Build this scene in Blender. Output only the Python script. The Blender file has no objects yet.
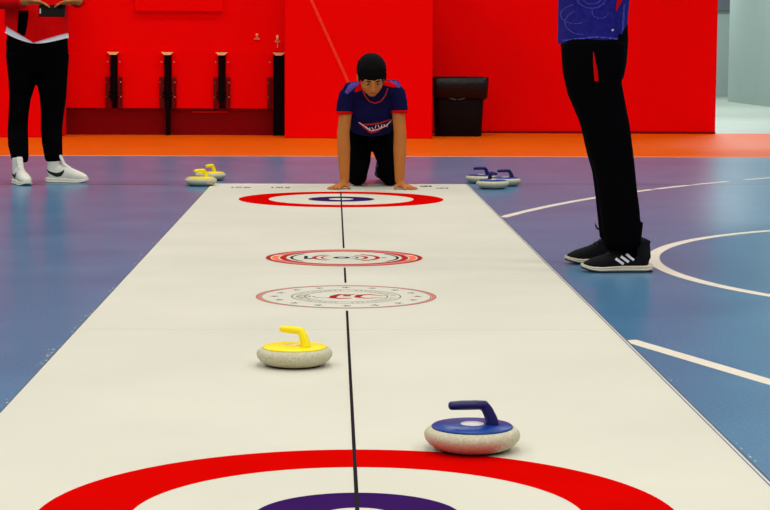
import bpy, bmesh, math, random
from mathutils import Vector, Matrix
from mathutils.bvhtree import BVHTree
random.seed(7)
V = Vector
PI = math.pi
scene = bpy.context.scene
COL = scene.collection

# ------------------------------------------------------------------ camera (surveyed from the mat, its circles and the court)
F_PX, TILT, YAW, ROLL, CAM_H = 1900.94, 0.1060419, 0.0273958, 0.0046880, 0.8
MAT_L, MAT_R, MAT_C, MAT_END = -0.7374, 0.8135, 0.0430, 11.611


def ray(px, py):
    a, b = px - 385, py - 255
    cr, sr = math.cos(ROLL), math.sin(ROLL)
    u, v = (a * cr + b * sr) / F_PX, (-a * sr + b * cr) / F_PX
    ct, st = math.cos(TILT), math.sin(TILT)
    dx, dy, dz = u, ct - v * st, -st - v * ct
    cy, sy = math.cos(YAW), math.sin(YAW)
    return V((dx * cy + dy * sy, -dx * sy + dy * cy, dz))


def gr(px, py, z=0.0):
    "survey: point of the ground (or a level z)"
    d = ray(px, py)
    return V((0, 0, CAM_H)) + d * ((z - CAM_H) / d.z)


def at(px, py, Y):
    "survey: point standing at distance Y"
    d = ray(px, py)
    return V((0, 0, CAM_H)) + d * (Y / d.y)


cam_d = bpy.data.cameras.new('camera')
cam = bpy.data.objects.new('camera', cam_d)
COL.objects.link(cam)
cam_d.sensor_fit = 'HORIZONTAL'
cam_d.sensor_width = 36
cam_d.lens = F_PX / 770 * 36
cam_d.clip_end = 200
cam.matrix_world = (Matrix.Translation((0, 0, CAM_H)) @ Matrix.Rotation(-YAW, 4, 'Z')
                    @ Matrix.Rotation(PI / 2 - TILT, 4, 'X') @ Matrix.Rotation(ROLL, 4, 'Z'))
scene.camera = cam


# ------------------------------------------------------------------ materials
def lin(c):
    return tuple((x / 255 / 12.92) if x / 255 <= 0.04045 else ((x / 255 + 0.055) / 1.055) ** 2.4 for x in c)


def mat(name, rgb, rough=0.6, spec=0.5, var=0.0, scale=20, bump=0.0, bscale=60, rgb2=None, metallic=0, stretch=None,
        coat=0.0, sharp=False):
    m = bpy.data.materials.new(name)
    m.use_nodes = True
    nt = m.node_tree
    b = nt.nodes['Principled BSDF']
    c1 = lin(rgb)
    b.inputs['Base Color'].default_value = (*c1, 1)
    b.inputs['Roughness'].default_value = rough
    b.inputs['Specular IOR Level'].default_value = spec
    b.inputs['Metallic'].default_value = metallic
    b.inputs['Coat Weight'].default_value = coat
    tc = nt.nodes.new('ShaderNodeTexCoord')
    src = tc.outputs['Object']
    if stretch:
        mp = nt.nodes.new('ShaderNodeMapping')
        mp.inputs['Scale'].default_value = stretch
        nt.links.new(src, mp.inputs[0])
        src = mp.outputs[0]
    if var or rgb2:
        n = nt.nodes.new('ShaderNodeTexNoise')
        n.inputs['Scale'].default_value = scale
        n.inputs['Detail'].default_value = 6
        nt.links.new(src, n.inputs['Vector'])
        r = nt.nodes.new('ShaderNodeValToRGB')
        r.color_ramp.elements[0].position = 0.47 if sharp else 0.3
        r.color_ramp.elements[1].position = 0.56 if sharp else 0.7
        if rgb2:
            c2 = lin(rgb2)
        else:
            c2 = tuple(x * (1 - var) for x in c1)
        r.color_ramp.elements[0].color = (*c2, 1)
        r.color_ramp.elements[1].color = (*c1, 1)
        nt.links.new(n.outputs['Fac'], r.inputs['Fac'])
        nt.links.new(r.outputs['Color'], b.inputs['Base Color'])
    if bump:
        n2 = nt.nodes.new('ShaderNodeTexNoise')
        n2.inputs['Scale'].default_value = bscale
        n2.inputs['Detail'].default_value = 4
        nt.links.new(src, n2.inputs['Vector'])
        bp = nt.nodes.new('ShaderNodeBump')
        bp.inputs['Strength'].default_value = bump
        bp.inputs['Distance'].default_value = 0.01
        nt.links.new(n2.outputs['Fac'], bp.inputs['Height'])
        nt.links.new(bp.outputs['Normal'], b.inputs['Normal'])
    return m


def court_floor(name, rgb, rgb2, rough, spec, grain=0.25):
    "sports vinyl: fine speckle, faint mottling, embossed grain"
    m = bpy.data.materials.new(name)
    m.use_nodes = True
    nt = m.node_tree
    L = nt.links
    b = nt.nodes['Principled BSDF']
    tc = nt.nodes.new('ShaderNodeTexCoord')
    n1 = nt.nodes.new('ShaderNodeTexNoise'); n1.inputs['Scale'].default_value = 110; n1.inputs['Detail'].default_value = 3
    n2 = nt.nodes.new('ShaderNodeTexNoise'); n2.inputs['Scale'].default_value = 2.2; n2.inputs['Detail'].default_value = 3
    for n in (n1, n2):
        L.new(tc.outputs['Object'], n.inputs['Vector'])
    mx = nt.nodes.new('ShaderNodeMix'); mx.data_type = 'FLOAT'
    mx.inputs[0].default_value = 0.3
    L.new(n1.outputs['Fac'], mx.inputs[2]); L.new(n2.outputs['Fac'], mx.inputs[3])
    r = nt.nodes.new('ShaderNodeValToRGB')
    r.color_ramp.elements[0].position = 0.36; r.color_ramp.elements[1].position = 0.64
    r.color_ramp.elements[0].color = (*lin(rgb2), 1); r.color_ramp.elements[1].color = (*lin(rgb), 1)
    L.new(mx.outputs[0], r.inputs['Fac']); L.new(r.outputs['Color'], b.inputs['Base Color'])
    bp = nt.nodes.new('ShaderNodeBump'); bp.inputs['Strength'].default_value = grain; bp.inputs['Distance'].default_value = 0.002
    L.new(n1.outputs['Fac'], bp.inputs['Height']); L.new(bp.outputs['Normal'], b.inputs['Normal'])
    b.inputs['Roughness'].default_value = rough
    b.inputs['Specular IOR Level'].default_value = spec
    return m


M = {}
M['blue_floor'] = court_floor('blue_vinyl', (78, 132, 168), (48, 96, 136), 0.28, 0.48, 0.06)
M['orange_floor'] = court_floor('orange_vinyl', (240, 102, 2), (224, 86, 0), 0.45, 0.1)
M['grey_floor'] = court_floor('pale_grey_vinyl', (176, 186, 172), (164, 174, 160), 0.4, 0.5)
M['line'] = mat('court_line_paint', (232, 220, 200), 0.45, 0.5, 0.06, 8)
M['edge_line'] = mat('peach_line_paint', (246, 176, 120), 0.5)
M['seam'] = mat('floor_seam', (40, 38, 62), 0.8)
M['red_wall'] = mat('red_padding', (236, 3, 3), 0.8, 0.02, 0.05, 1.3, 0.05, 8)
M['red_panel'] = mat('red_board', (240, 3, 3), 0.8, 0.02, 0.04, 1.5, 0.04, 8)
M['red_dark'] = mat('red_board_recessed', (214, 4, 6), 0.7, 0.15, 0.1, 3)
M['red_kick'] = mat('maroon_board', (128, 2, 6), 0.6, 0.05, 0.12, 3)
M['red_bracket'] = mat('maroon_steel_bracket', (110, 3, 6), 0.5, 0.12, 0.2, 30)
M['upper_wall'] = mat('grey_upper_wall', (84, 104, 134), 0.85, 0.2, 0.05, 2)
M['grey_wall'] = mat('grey_green_plaster', (158, 176, 170), 0.8, 0.3, 0.06, 1.2, 0.1, 120)
M['black'] = mat('black_steel', (8, 2, 3), 0.7, 0.06)
M['cream'] = mat('cream_plastic', (252, 190, 120), 0.5)
M['bolt'] = mat('worn_bolt', (230, 120, 100), 0.4, 0.5)
M['streak'] = mat('orange_stripe', (250, 52, 22), 0.7, 0.2, 0.2, 60)
M['bin'] = mat('black_bin_plastic', (9, 7, 8), 0.5, 0.12, 0, 1, 0.1, 12)
M['bag'] = mat('black_bin_liner', (12, 10, 12), 0.3, 0.25, 0, 1, 0.5, 25)
M['print_red'] = mat('red_print', (204, 5, 2), 0.9, 0.0, 0.06, 6)
M['print_red2'] = mat('brick_red_print', (178, 48, 42), 0.9, 0.0, 0.15, 40)
M['print_orange'] = mat('orange_print', (238, 120, 84), 0.9, 0.0)
M['print_pink'] = mat('faded_red_print', (206, 122, 112), 0.9, 0.0)
M['print_purple'] = mat('purple_print', (56, 26, 88), 0.9, 0.0, 0.12, 9)
M['print_black'] = mat('black_print', (42, 36, 40), 0.9, 0.0)
M['print_grey'] = mat('grey_print', (126, 118, 108), 0.9, 0.0)
M['print_green'] = mat('dull_green_print', (100, 116, 84), 0.9, 0.0)
M['mat_edge'] = mat('mat_dark_edge', (70, 72, 78), 0.6)
M['tape'] = mat('pale_tape', (206, 214, 216), 0.3, 0.6)
M['stone'] = mat('speckled_granite', (206, 202, 176), 0.5, 0.3, 0, 190, 0.03, 300, rgb2=(180, 170, 138))
M['stone_clean'] = mat('pale_granite', (212, 208, 184), 0.45, 0.45, 0, 60, 0.04, 160, rgb2=(196, 192, 164))
M['yellow'] = mat('yellow_plastic', (252, 226, 0), 0.4, 0.25)
M['blue'] = mat('blue_plastic', (10, 58, 142), 0.3, 0.22, 0.12, 30)
M['navy'] = mat('navy_plastic', (22, 20, 84), 0.35, 0.25)
M['white'] = mat('white_sticker', (238, 230, 232), 0.4)
M['pale_yellow'] = mat('pale_yellow_sticker', (246, 226, 120), 0.4)
M['rubber'] = mat('dark_rubber', (34, 28, 24), 0.8)
M['skin'] = mat('tan_skin', (190, 116, 54), 0.6, 0.15, 0.08, 25, 0.08, 120)
M['lip'] = mat('lip_skin', (176, 84, 54), 0.5, 0.3)
M['hair'] = mat('black_hair', (10, 7, 7), 0.7, 0.05, 0, 1, 0.15, 200)
M['eye'] = mat('eye_white', (170, 150, 135), 0.3)
M['iris'] = mat('dark_iris', (20, 12, 8), 0.3)
M['black_cloth'] = mat('black_cloth', (5, 4, 6), 0.9, 0.02, 0, 1, 0.5, 16)
M['navy_cloth'] = mat('navy_jersey', (20, 18, 64), 0.8, 0.05, 0.25, 30, 0.4, 12)
M['blue_cloth'] = mat('blue_violet_jersey', (40, 36, 132), 0.75, 0.05, 0, 55, 0.3, 10, rgb2=(28, 24, 104))
M['blue_light'] = mat('lighter_blue_pattern', (78, 84, 176), 0.8, 0.2, 0, 180, rgb2=(46, 44, 142), sharp=True)
M['violet_cloth'] = mat('violet_pattern', (104, 76, 170), 0.8, 0.2, 0, 120, rgb2=(60, 40, 130))
M['red_cloth'] = mat('red_jersey', (216, 4, 8), 0.8, 0.03, 0.12, 14, 0.4, 10)
M['red_jacket'] = mat('red_jacket_cloth', (240, 8, 10), 0.8, 0.03, 0.08, 14, 0.3, 10)
M['white_cloth'] = mat('white_cotton', (255, 252, 252), 0.85, 0.2, 0.04, 20, 0.3, 14)
M['print_white'] = mat('white_garment_print', (236, 206, 214), 0.7)
M['shoe_white'] = mat('off_white_leather', (232, 228, 212), 0.5, 0.35, 0.06, 30, 0.15, 60)
M['shoe_sole_white'] = mat('off_white_rubber', (236, 230, 206), 0.6, 0.3, 0.05, 30)
M['shoe_black'] = mat('black_mesh_fabric', (30, 29, 33), 0.75, 0.08, 0, 220, 0.4, 300, rgb2=(12, 11, 13))
M['shoe_sole_cream'] = mat('cream_foam_sole', (226, 210, 184), 0.6, 0.3, 0.14, 14, 0.3, 40)
M['outsole'] = mat('black_outsole', (16, 16, 18), 0.8)
M['shoe_grey'] = mat('worn_grey_shoe', (96, 98, 100), 0.7, 0.3, 0.3, 40)
M['lace'] = mat('black_lace', (14, 14, 16), 0.8)
M['phone'] = mat('dark_phone_glass', (12, 3, 5), 0.3, 0.1)
M['phone_lens'] = mat('phone_lens', (210, 190, 190), 0.2)


def mat_vinyl():
    "curling mat: cream printed vinyl with a few cross creases and faint dirt"
    m = bpy.data.materials.new('cream_vinyl_mat')
    m.use_nodes = True
    nt = m.node_tree; L = nt.links
    b = nt.nodes['Principled BSDF']
    tc = nt.nodes.new('ShaderNodeTexCoord')
    n = nt.nodes.new('ShaderNodeTexNoise'); n.inputs['Scale'].default_value = 1.6; n.inputs['Detail'].default_value = 4
    L.new(tc.outputs['Object'], n.inputs['Vector'])
    r = nt.nodes.new('ShaderNodeValToRGB')
    r.color_ramp.elements[0].position = 0.3; r.color_ramp.elements[1].position = 0.7
    r.color_ramp.elements[0].color = (*lin((206, 203, 186)), 1); r.color_ramp.elements[1].color = (*lin((214, 210, 193)), 1)
    L.new(n.outputs['Fac'], r.inputs['Fac'])
    sx = nt.nodes.new('ShaderNodeSeparateXYZ'); L.new(tc.outputs['Object'], sx.inputs[0])
    prev = r.outputs['Color']
    for y0 in (5.46, 6.86, 8.9):
        s = nt.nodes.new('ShaderNodeMath'); s.operation = 'SUBTRACT'; L.new(sx.outputs['Y'], s.inputs[0]); s.inputs[1].default_value = y0
        a = nt.nodes.new('ShaderNodeMath'); a.operation = 'ABSOLUTE'; L.new(s.outputs[0], a.inputs[0])
        c = nt.nodes.new('ShaderNodeMath'); c.operation = 'LESS_THAN'; L.new(a.outputs[0], c.inputs[0]); c.inputs[1].default_value = 0.007
        g = nt.nodes.new('ShaderNodeMath'); g.operation = 'MULTIPLY'; L.new(c.outputs[0], g.inputs[0]); g.inputs[1].default_value = 0.16
        mx = nt.nodes.new('ShaderNodeMix'); mx.data_type = 'RGBA'
        L.new(g.outputs[0], mx.inputs[0]); L.new(prev, mx.inputs[6]); mx.inputs[7].default_value = (*lin((150, 148, 140)), 1)
        prev = mx.outputs[2]
    L.new(prev, b.inputs['Base Color'])
    n2 = nt.nodes.new('ShaderNodeTexNoise'); n2.inputs['Scale'].default_value = 3; L.new(tc.outputs['Object'], n2.inputs['Vector'])
    bp = nt.nodes.new('ShaderNodeBump'); bp.inputs['Strength'].default_value = 0.05; bp.inputs['Distance'].default_value = 0.02
    L.new(n2.outputs['Fac'], bp.inputs['Height']); L.new(bp.outputs['Normal'], b.inputs['Normal'])
    b.inputs['Roughness'].default_value = 0.55
    b.inputs['Specular IOR Level'].default_value = 0.1
    return m


M['mat'] = mat_vinyl()


# ------------------------------------------------------------------ object helpers
def obj(name, bm, m, parent=None, loc=None, smooth=False, bevel=0.0):
    me = bpy.data.meshes.new(name)
    if isinstance(bm, bmesh.types.BMesh):
        bmesh.ops.recalc_face_normals(bm, faces=bm.faces)
        bm.to_mesh(me); bm.free()
    else:
        me = bm; me.name = name
    for x in (m if isinstance(m, (list, tuple)) else [m]):
        me.materials.append(x)
    for p in me.polygons:
        p.use_smooth = smooth
    o = bpy.data.objects.new(name, me)
    COL.objects.link(o)
    if parent: o.parent = parent
    if loc is not None: o.location = loc
    if bevel:
        bv = o.modifiers.new('bevel', 'BEVEL'); bv.width = bevel; bv.segments = 2; bv.limit_method = 'ANGLE'
    return o


def tag(o, label=None, cat=None, group=None, kind=None):
    if label: o['label'] = label
    if cat: o['category'] = cat
    if group: o['group'] = group
    if kind: o['kind'] = kind
    return o


def empty(name, loc, rz=0):
    o = bpy.data.objects.new(name, None)
    COL.objects.link(o); o.location = loc; o.rotation_euler = (0, 0, rz); o.empty_display_size = 0.1
    return o


def box(bm, lo, hi):
    lo, hi = V(lo), V(hi)
    r = bmesh.ops.create_cube(bm, size=1)
    for v in r['verts']:
        v.co = V((lo[i] + (v.co[i] + 0.5) * (hi[i] - lo[i]) for i in range(3)))
    return r['verts']


def lathe(bm, prof, n=48):
    "profile of (radius, z) turned about z"
    rings = []
    for r, z in prof:
        if r < 1e-6:
            rings.append([bm.verts.new((0, 0, z))])
        else:
            rings.append([bm.verts.new((r * math.cos(2 * PI * i / n), r * math.sin(2 * PI * i / n), z)) for i in range(n)])
    for a, b in zip(rings, rings[1:]):
        for i in range(n):
            j = (i + 1) % n
            if len(a) == 1 and len(b) == 1: continue
            if len(a) == 1: bm.faces.new((a[0], b[i], b[j]))
            elif len(b) == 1: bm.faces.new((a[i], a[j], b[0]))
            else: bm.faces.new((a[i], a[j], b[j], b[i]))


def tube(bm, pts, rad, side=(1, 0, 0), n=18, cap=0.6):
    "closed tube through pts; rad entries r or (a along side, b across)"
    pts = [V(p) for p in pts]
    rad = [(r, r) if not isinstance(r, (tuple, list)) else r for r in rad]
    side = V(side)
    N = len(pts)
    tang = []
    for i in range(N):
        t = (pts[min(i + 1, N - 1)] - pts[max(i - 1, 0)]).normalized()
        tang.append(t)
    P, R, T = list(pts), list(rad), list(tang)
    # rounded ends
    def caps(p, r, t, sgn):
        out = []
        for a in (30, 60, 80):
            c, s = math.cos(math.radians(a)), math.sin(math.radians(a))
            out.append((p + t * sgn * min(r) * cap * s, (r[0] * c, r[1] * c), t))
        return out
    st = caps(P[0], R[0], T[0], -1)[::-1]
    en = caps(P[-1], R[-1], T[-1], 1)
    allr = st + list(zip(P, R, T)) + en
    rings = []
    for p, r, t in allr:
        s = side - t * side.dot(t)
        if s.length < 1e-4: s = t.orthogonal()
        s.normalize(); w = t.cross(s)
        rings.append([bm.verts.new(p + s * (r[0] * math.cos(2 * PI * i / n)) + w * (r[1] * math.sin(2 * PI * i / n))) for i in range(n)])
    for a, b in zip(rings, rings[1:]):
        for i in range(n):
            j = (i + 1) % n
            bm.faces.new((a[i], a[j], b[j], b[i]))
    bm.faces.new(rings[0][::-1]); bm.faces.new(rings[-1])


def blob(bm, c, r, M3=None, seg=20):
    res = bmesh.ops.create_uvsphere(bm, u_segments=seg, v_segments=seg // 2 + 2, radius=1)
    for v in res['verts']:
        p = V((v.co[i] * r[i] for i in range(3)))
        if M3: p = M3 @ p
        v.co = p + V(c)


def fuse(bm, voxel=0.007, smooth=4, clamp=None, warp=None):
    "union of closed shapes as one skin, returned as mesh data"
    bmesh.ops.recalc_face_normals(bm, faces=bm.faces)
    me = bpy.data.meshes.new('tmp'); bm.to_mesh(me); bm.free()
    o = bpy.data.objects.new('tmp', me); COL.objects.link(o)
    r = o.modifiers.new('r', 'REMESH'); r.mode = 'VOXEL'; r.voxel_size = voxel
    s = o.modifiers.new('s', 'SMOOTH'); s.iterations = smooth; s.factor = 0.5
    dg = bpy.context.evaluated_depsgraph_get(); dg.update()
    out = bpy.data.meshes.new_from_object(o.evaluated_get(dg))
    bpy.data.objects.remove(o); bpy.data.meshes.remove(me)
    for v in out.vertices:
        if warp: v.co = warp(v.co)
        if clamp: v.co.z = max(v.co.z, clamp(v.co))
    return out


def fused(name, bm, m, parent=None, loc=None, **k):
    return obj(name, fuse(bm, **k), m, parent, loc, smooth=True)


def bvh(o):
    me = o.data
    return BVHTree.FromPolygons([v.co.copy() for v in me.vertices], [tuple(p.vertices) for p in me.polygons])


def resample(pts, ws, step):
    out = []
    for i in range(len(pts) - 1):
        a, b = V(pts[i]), V(pts[i + 1]); n = max(1, int((b - a).length / step))
        for k in range(n):
            t = k / n; out.append((a.lerp(b, t), ws[i] + (ws[i + 1] - ws[i]) * t))
    out.append((V(pts[-1]), ws[-1]))
    return out


def decal(bm, tree, pts, ws, O, U, W, D, off=0.0012, step=0.006, cols=4):
    "a stroke (2D points, widths) laid on the surface under it"
    if not isinstance(ws, (list, tuple)): ws = [ws] * len(pts)
    s = resample(pts, ws, step)
    rows = []
    for i, (p, w) in enumerate(s):
        q0, q1 = s[max(i - 1, 0)][0], s[min(i + 1, len(s) - 1)][0]
        t = (q1 - q0)
        t = t.normalized() if t.length > 1e-9 else V((1, 0))
        nrm = V((-t.y, t.x))
        row = []
        for k in range(cols + 1):
            q = p + nrm * (w * (k / cols - 0.5))
            w3 = O + U * q.x + W * q.y
            hit = tree.ray_cast(w3, D)
            if hit[0] is None: row.append(None)
            else: row.append(bm.verts.new(hit[0] - D * off))
        rows.append(row)
    for a, b in zip(rows, rows[1:]):
        for k in range(cols):
            q = (a[k], a[k + 1], b[k + 1], b[k])
            if None in q: continue
            if max((q[0].co - q[2].co).length, (q[1].co - q[3].co).length) > 0.06: continue
            bm.faces.new(q)


# flat ground prints
def ring(bm, c, r0, r1, z, a0=0, a1=360, n=96):
    prev = None
    for i in range(n + 1):
        a = math.radians(a0 + (a1 - a0) * i / n)
        p = bm.verts.new((c[0] + r0 * math.cos(a), c[1] + r0 * math.sin(a), z))
        q = bm.verts.new((c[0] + r1 * math.cos(a), c[1] + r1 * math.sin(a), z))
        if prev: bm.faces.new((prev[0], prev[1], q, p))
        prev = (p, q)


def strip(bm, pts, w, z):
    ws = w if isinstance(w, (list, tuple)) else [w] * len(pts)
    prev = None
    for i, p in enumerate(pts):
        p = V((p[0], p[1])); a = V(pts[max(i - 1, 0)][:2]); b = V(pts[min(i + 1, len(pts) - 1)][:2])
        t = (b - a).normalized(); n = V((-t.y, t.x)) * ws[i] / 2
        x = bm.verts.new((p.x + n.x, p.y + n.y, z)); y = bm.verts.new((p.x - n.x, p.y - n.y, z))
        if prev: bm.faces.new((prev[0], prev[1], y, x))
        prev = (x, y)


def star(bm, c, r, z, rot=0):
    ctr = bm.verts.new((c[0], c[1], z))
    vs = [bm.verts.new((c[0] + (r if i % 2 == 0 else r * 0.42) * math.sin(rot + i * PI / 5),
                        c[1] + (r if i % 2 == 0 else r * 0.42) * math.cos(rot + i * PI / 5), z)) for i in range(10)]
    for i in range(10):
        bm.faces.new((ctr, vs[i], vs[(i + 1) % 10]))


# ------------------------------------------------------------------ the hall
WALL_Y = 19.1      # red wall to the right
PAN_Y = 17.8       # protruding red padded panels
BAY_Y = 18.4       # fronts of the unit in the recess
WALL_END = 3.85
LINE_Y = 14.72
RED_H = 1.7

bm = bmesh.new()
XL, XR = -9.0, 6.68
def quad(bm, x0, y0, x1, y1, z, mi):
    f = bm.faces.new([bm.verts.new(p) for p in ((x0, y0, z), (x1, y0, z), (x1, y1, z), (x0, y1, z))]); f.material_index = mi
quad(bm, XL, -4, 9.5, LINE_Y, 0, 0)
quad(bm, XL, LINE_Y, 9.5, WALL_Y + 0.1, 0, 1)
quad(bm, XL, WALL_Y + 0.1, 9.5, 36.5, 0, 2)
floor = tag(obj('floor', bm, [M['blue_floor'], M['orange_floor'], M['grey_floor']]), kind='structure')

def floor_part(name, bm, m, label=None):
    o = obj(name, bm, m, floor)
    if label: o['label'] = label
    return o
bm = bmesh.new(); strip(bm, [(XL, 14.60), (0, 14.71), (9.4, 14.94)], 0.06, 0.0005)
floor_part('boundary_line', bm, M['edge_line'], 'peach line between the blue and orange floor')
# basketball circle, larger arc and straight line
bm = bmesh.new(); ring(bm, (3.035, 7.12), 1.775, 1.825, 0.0006, n=160)
floor_part('court_circle', bm, M['line'], 'cream painted circle')
def fit_arc(points, n=60, ext=1.25):
    (x1, y1), (x2, y2), (x3, y3) = points
    d = 2 * (x1 * (y2 - y3) + x2 * (y3 - y1) + x3 * (y1 - y2))
    ux = ((x1**2 + y1**2) * (y2 - y3) + (x2**2 + y2**2) * (y3 - y1) + (x3**2 + y3**2) * (y1 - y2)) / d
    uy = ((x1**2 + y1**2) * (x3 - x2) + (x2**2 + y2**2) * (x1 - x3) + (x3**2 + y3**2) * (x2 - x1)) / d
    R = math.hypot(x1 - ux, y1 - uy)
    a0, a1 = math.atan2(y1 - uy, x1 - ux), math.atan2(y3 - uy, x3 - ux)
    return [(ux + R * math.cos(a0 + (a1 - a0) * ext * i / n), uy + R * math.sin(a0 + (a1 - a0) * ext * i / n)) for i in range(n + 1)]
arc = fit_arc([(0.80, 9.19), (1.70, 10.93), (2.843, 12.31)], n=400)
for x0, x1, lab in ((0.828, 1.90, 'long cream painted arc'), (1.915, 2.18, 'short worn dash of the cream arc'), (2.205, 2.50, 'short worn dash of the cream arc'), (2.635, 3.3, 'outer end of the cream arc')):
    bm = bmesh.new(); strip(bm, [p for p in arc if x0 <= p[0] <= x1], 0.05, 0.0006)
    floor_part('court_arc', bm, M['line'], lab)
bm = bmesh.new(); strip(bm, [(0.829, 5.262), (1.40, 3.66)], 0.05, 0.0006)
floor_part('court_line', bm, M['line'], 'straight cream painted line')
bm = bmesh.new(); strip(bm, [(XL, 11.36), (-1.0, 11.52)], 0.016, 0.0011); strip(bm, [(0.9, 11.64), (6.2, 11.76)], 0.012, 0.0011)
floor_part('floor_seam', bm, M['seam'])

# walls
def wall(name, lo, hi, m, bev=0.0):
    bm = bmesh.new(); box(bm, lo, hi)
    return tag(obj(name, bm, m, bevel=bev), kind='structure')
bm = bmesh.new(); box(bm, (0.9, WALL_Y, 0.0), (WALL_END, WALL_Y + 0.25, RED_H))
tag(obj('wall_back', bm, M['red_wall'], bevel=0.012), kind='structure')
wall('wall_recess', (-2.8, 18.75, 0), (0.9, 19.0, RED_H), M['red_dark'])
wall('wall_panel_centre', (-0.455, PAN_Y, 0.0), (0.925, 18.72, RED_H), M['red_panel'], 0.012)
wall('wall_panel_left', (-6.0, PAN_Y - 0.02, 0.0), (-2.56, 18.34, RED_H), M['red_panel'], 0.012)
wall('wall_upper', (-6.0, 19.16, RED_H + 0.001), (WALL_END, 19.5, 5.2), M['upper_wall'])
wall('wall_added_lintel', (WALL_END + 0.001, 19.16, 2.3), (6.68, 19.5, 5.2), M['upper_wall'])  # unseen wall, added to darken what the floor reflects near the corridor
wall('wall_corner', (WALL_END - 0.12, WALL_Y + 0.26, 0), (WALL_END, 19.9, 5.2), M['grey_wall'])
wall('wall_right', (6.69, 17.0, 0), (6.95, 32.2, 4.5), M['grey_wall'])
wall('wall_far', (2.0, 35.9, 0), (9.5, 36.1, 4.5), M['grey_wall'])
wall('trim_1', (7.0, 35.82, 1.62), (8.2, 35.89, 2.6), mat('dark_grey_frame', (96, 104, 112), 0.6))
# dark joint where the panels meet the floor
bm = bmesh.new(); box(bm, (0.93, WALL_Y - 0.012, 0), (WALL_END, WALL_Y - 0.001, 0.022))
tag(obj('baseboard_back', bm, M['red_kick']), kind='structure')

# orange diagonal stripe on the centre panel
a, b = at(308.5, -6, PAN_Y - 0.002), at(351, 88, PAN_Y - 0.002)
bm = bmesh.new()
d = (b - a).normalized(); nn = V((-d.z, 0, d.x)) * 0.014
vs = [a + nn, a - nn, b - nn, b + nn]
f = bm.faces.new([bm.verts.new(v) for v in vs])
ex = bmesh.ops.extrude_face_region(bm, geom=[f])
for e in ex['geom']:
    if isinstance(e, bmesh.types.BMVert): e.co.y -= 0.004
tag(obj('wall_stripe', bm, M['streak']), 'thin orange diagonal stripe on the bright red panel behind the kneeling boy', 'stripe')

# the recessed unit with black uprights
unit = tag(empty('wall_unit', (-1.5, BAY_Y, 0)), 'recessed red board unit with black uprights and cream caps, left of the kneeling boy', 'wall unit')
def U_(name, bm, m, bev=0.0, par=unit):
    for v in bm.verts: v.co -= V((-1.5, BAY_Y, 0))
    return obj(name, bm, m, par, bevel=bev)
S = F_PX
posts = [114, 168, 222, 279]
px = [at(p, 80, BAY_Y).x for p in posts]
zk = at(150, 108.3, BAY_Y).z       # top of kick board
edges = [-2.735] + px + [-0.46]
zt = at(170, 11.5, BAY_Y).z
for i in range(4):
    x0 = edges[i] + (0.035 if i else 0); x1 = edges[i + 1] - 0.035
    bm = bmesh.new(); box(bm, (x0, BAY_Y, zk), (x1, BAY_Y + 0.3, 0.80))
    U_('front_panel', bm, M['red_panel'], 0.006)
x_l, x_r = at(135, 10, BAY_Y).x, at(223, 10, BAY_Y).x
bm = bmesh.new(); box(bm, (-2.70, BAY_Y + 0.03, 0.801), (-0.46, BAY_Y + 0.33, RED_H)); U_('upper_panel', bm, M['red_panel'])
bm = bmesh.new(); box(bm, (x_l, BAY_Y - 0.02, zt), (x_r, BAY_Y + 0.029, RED_H)); U_('upper_board', bm, M['red_panel'], 0.008)
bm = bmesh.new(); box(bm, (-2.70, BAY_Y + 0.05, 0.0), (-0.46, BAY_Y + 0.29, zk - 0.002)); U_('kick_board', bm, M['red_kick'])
bm = bmesh.new(); box(bm, (-1.36, BAY_Y + 0.03, zk - 0.04), (-1.03, BAY_Y + 0.049, zk - 0.03)); U_('rail', bm, M['red_dark'])
for i, x in enumerate(px):
    zl = zk + 0.07 if i in (0, 2) else 0.0
    w = 0.055 if i == 3 else 0.021
    bm = bmesh.new(); box(bm, (x - w, BAY_Y - 0.05, max(zl - 0.0, 0)), (x + (w if i < 3 else 0.045), BAY_Y + 0.02, 0.767))
    for zz in (0.40, 0.36): box(bm, (x - 0.045, BAY_Y - 0.055, zz), (x + 0.045, BAY_Y - 0.01, zz + 0.018))
    if i in (0, 2): 
        pass
    p = U_('upright', bm, M['black'], 0.004)
    bm = bmesh.new()
    vs = box(bm, (x - 0.058, BAY_Y - 0.07, 0.768), (x + 0.058, BAY_Y + 0.02, 0.796))
    for v in vs:
        if v.co.z < 0.78: v.co.x = x + (v.co.x - x) * 0.5
    U_('cap', bm, M['cream'])
    for s in (-1, 1):
        if i == 3 and s > 0: continue
        o = 0.03 if i == 3 else 0
        xx = x + s * (0.058 + o)
        bm = bmesh.new()
        box(bm, (xx - 0.022, BAY_Y - 0.035, zk - 0.0), (xx + 0.022, BAY_Y - 0.001, zk + 0.30))
        box(bm, (xx - 0.012, BAY_Y - 0.055, zk + 0.03), (xx + 0.004, BAY_Y - 0.035, zk + 0.28))
        br = U_('bracket', bm, M['red_bracket'], 0.003)
        bm = bmesh.new()
        blob(bm, (xx, BAY_Y - 0.004, 0.70), (0.010, 0.008, 0.008), seg=10)
        U_('bolt', bm, M['bolt'])
        for zz in (zk + 0.25, zk + 0.11):
            bm = bmesh.new(); blob(bm, (xx + s * 0.01, BAY_Y - 0.045, zz), (0.008, 0.008, 0.007), seg=10)
            U_('bolt', bm, M['bolt'])
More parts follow.
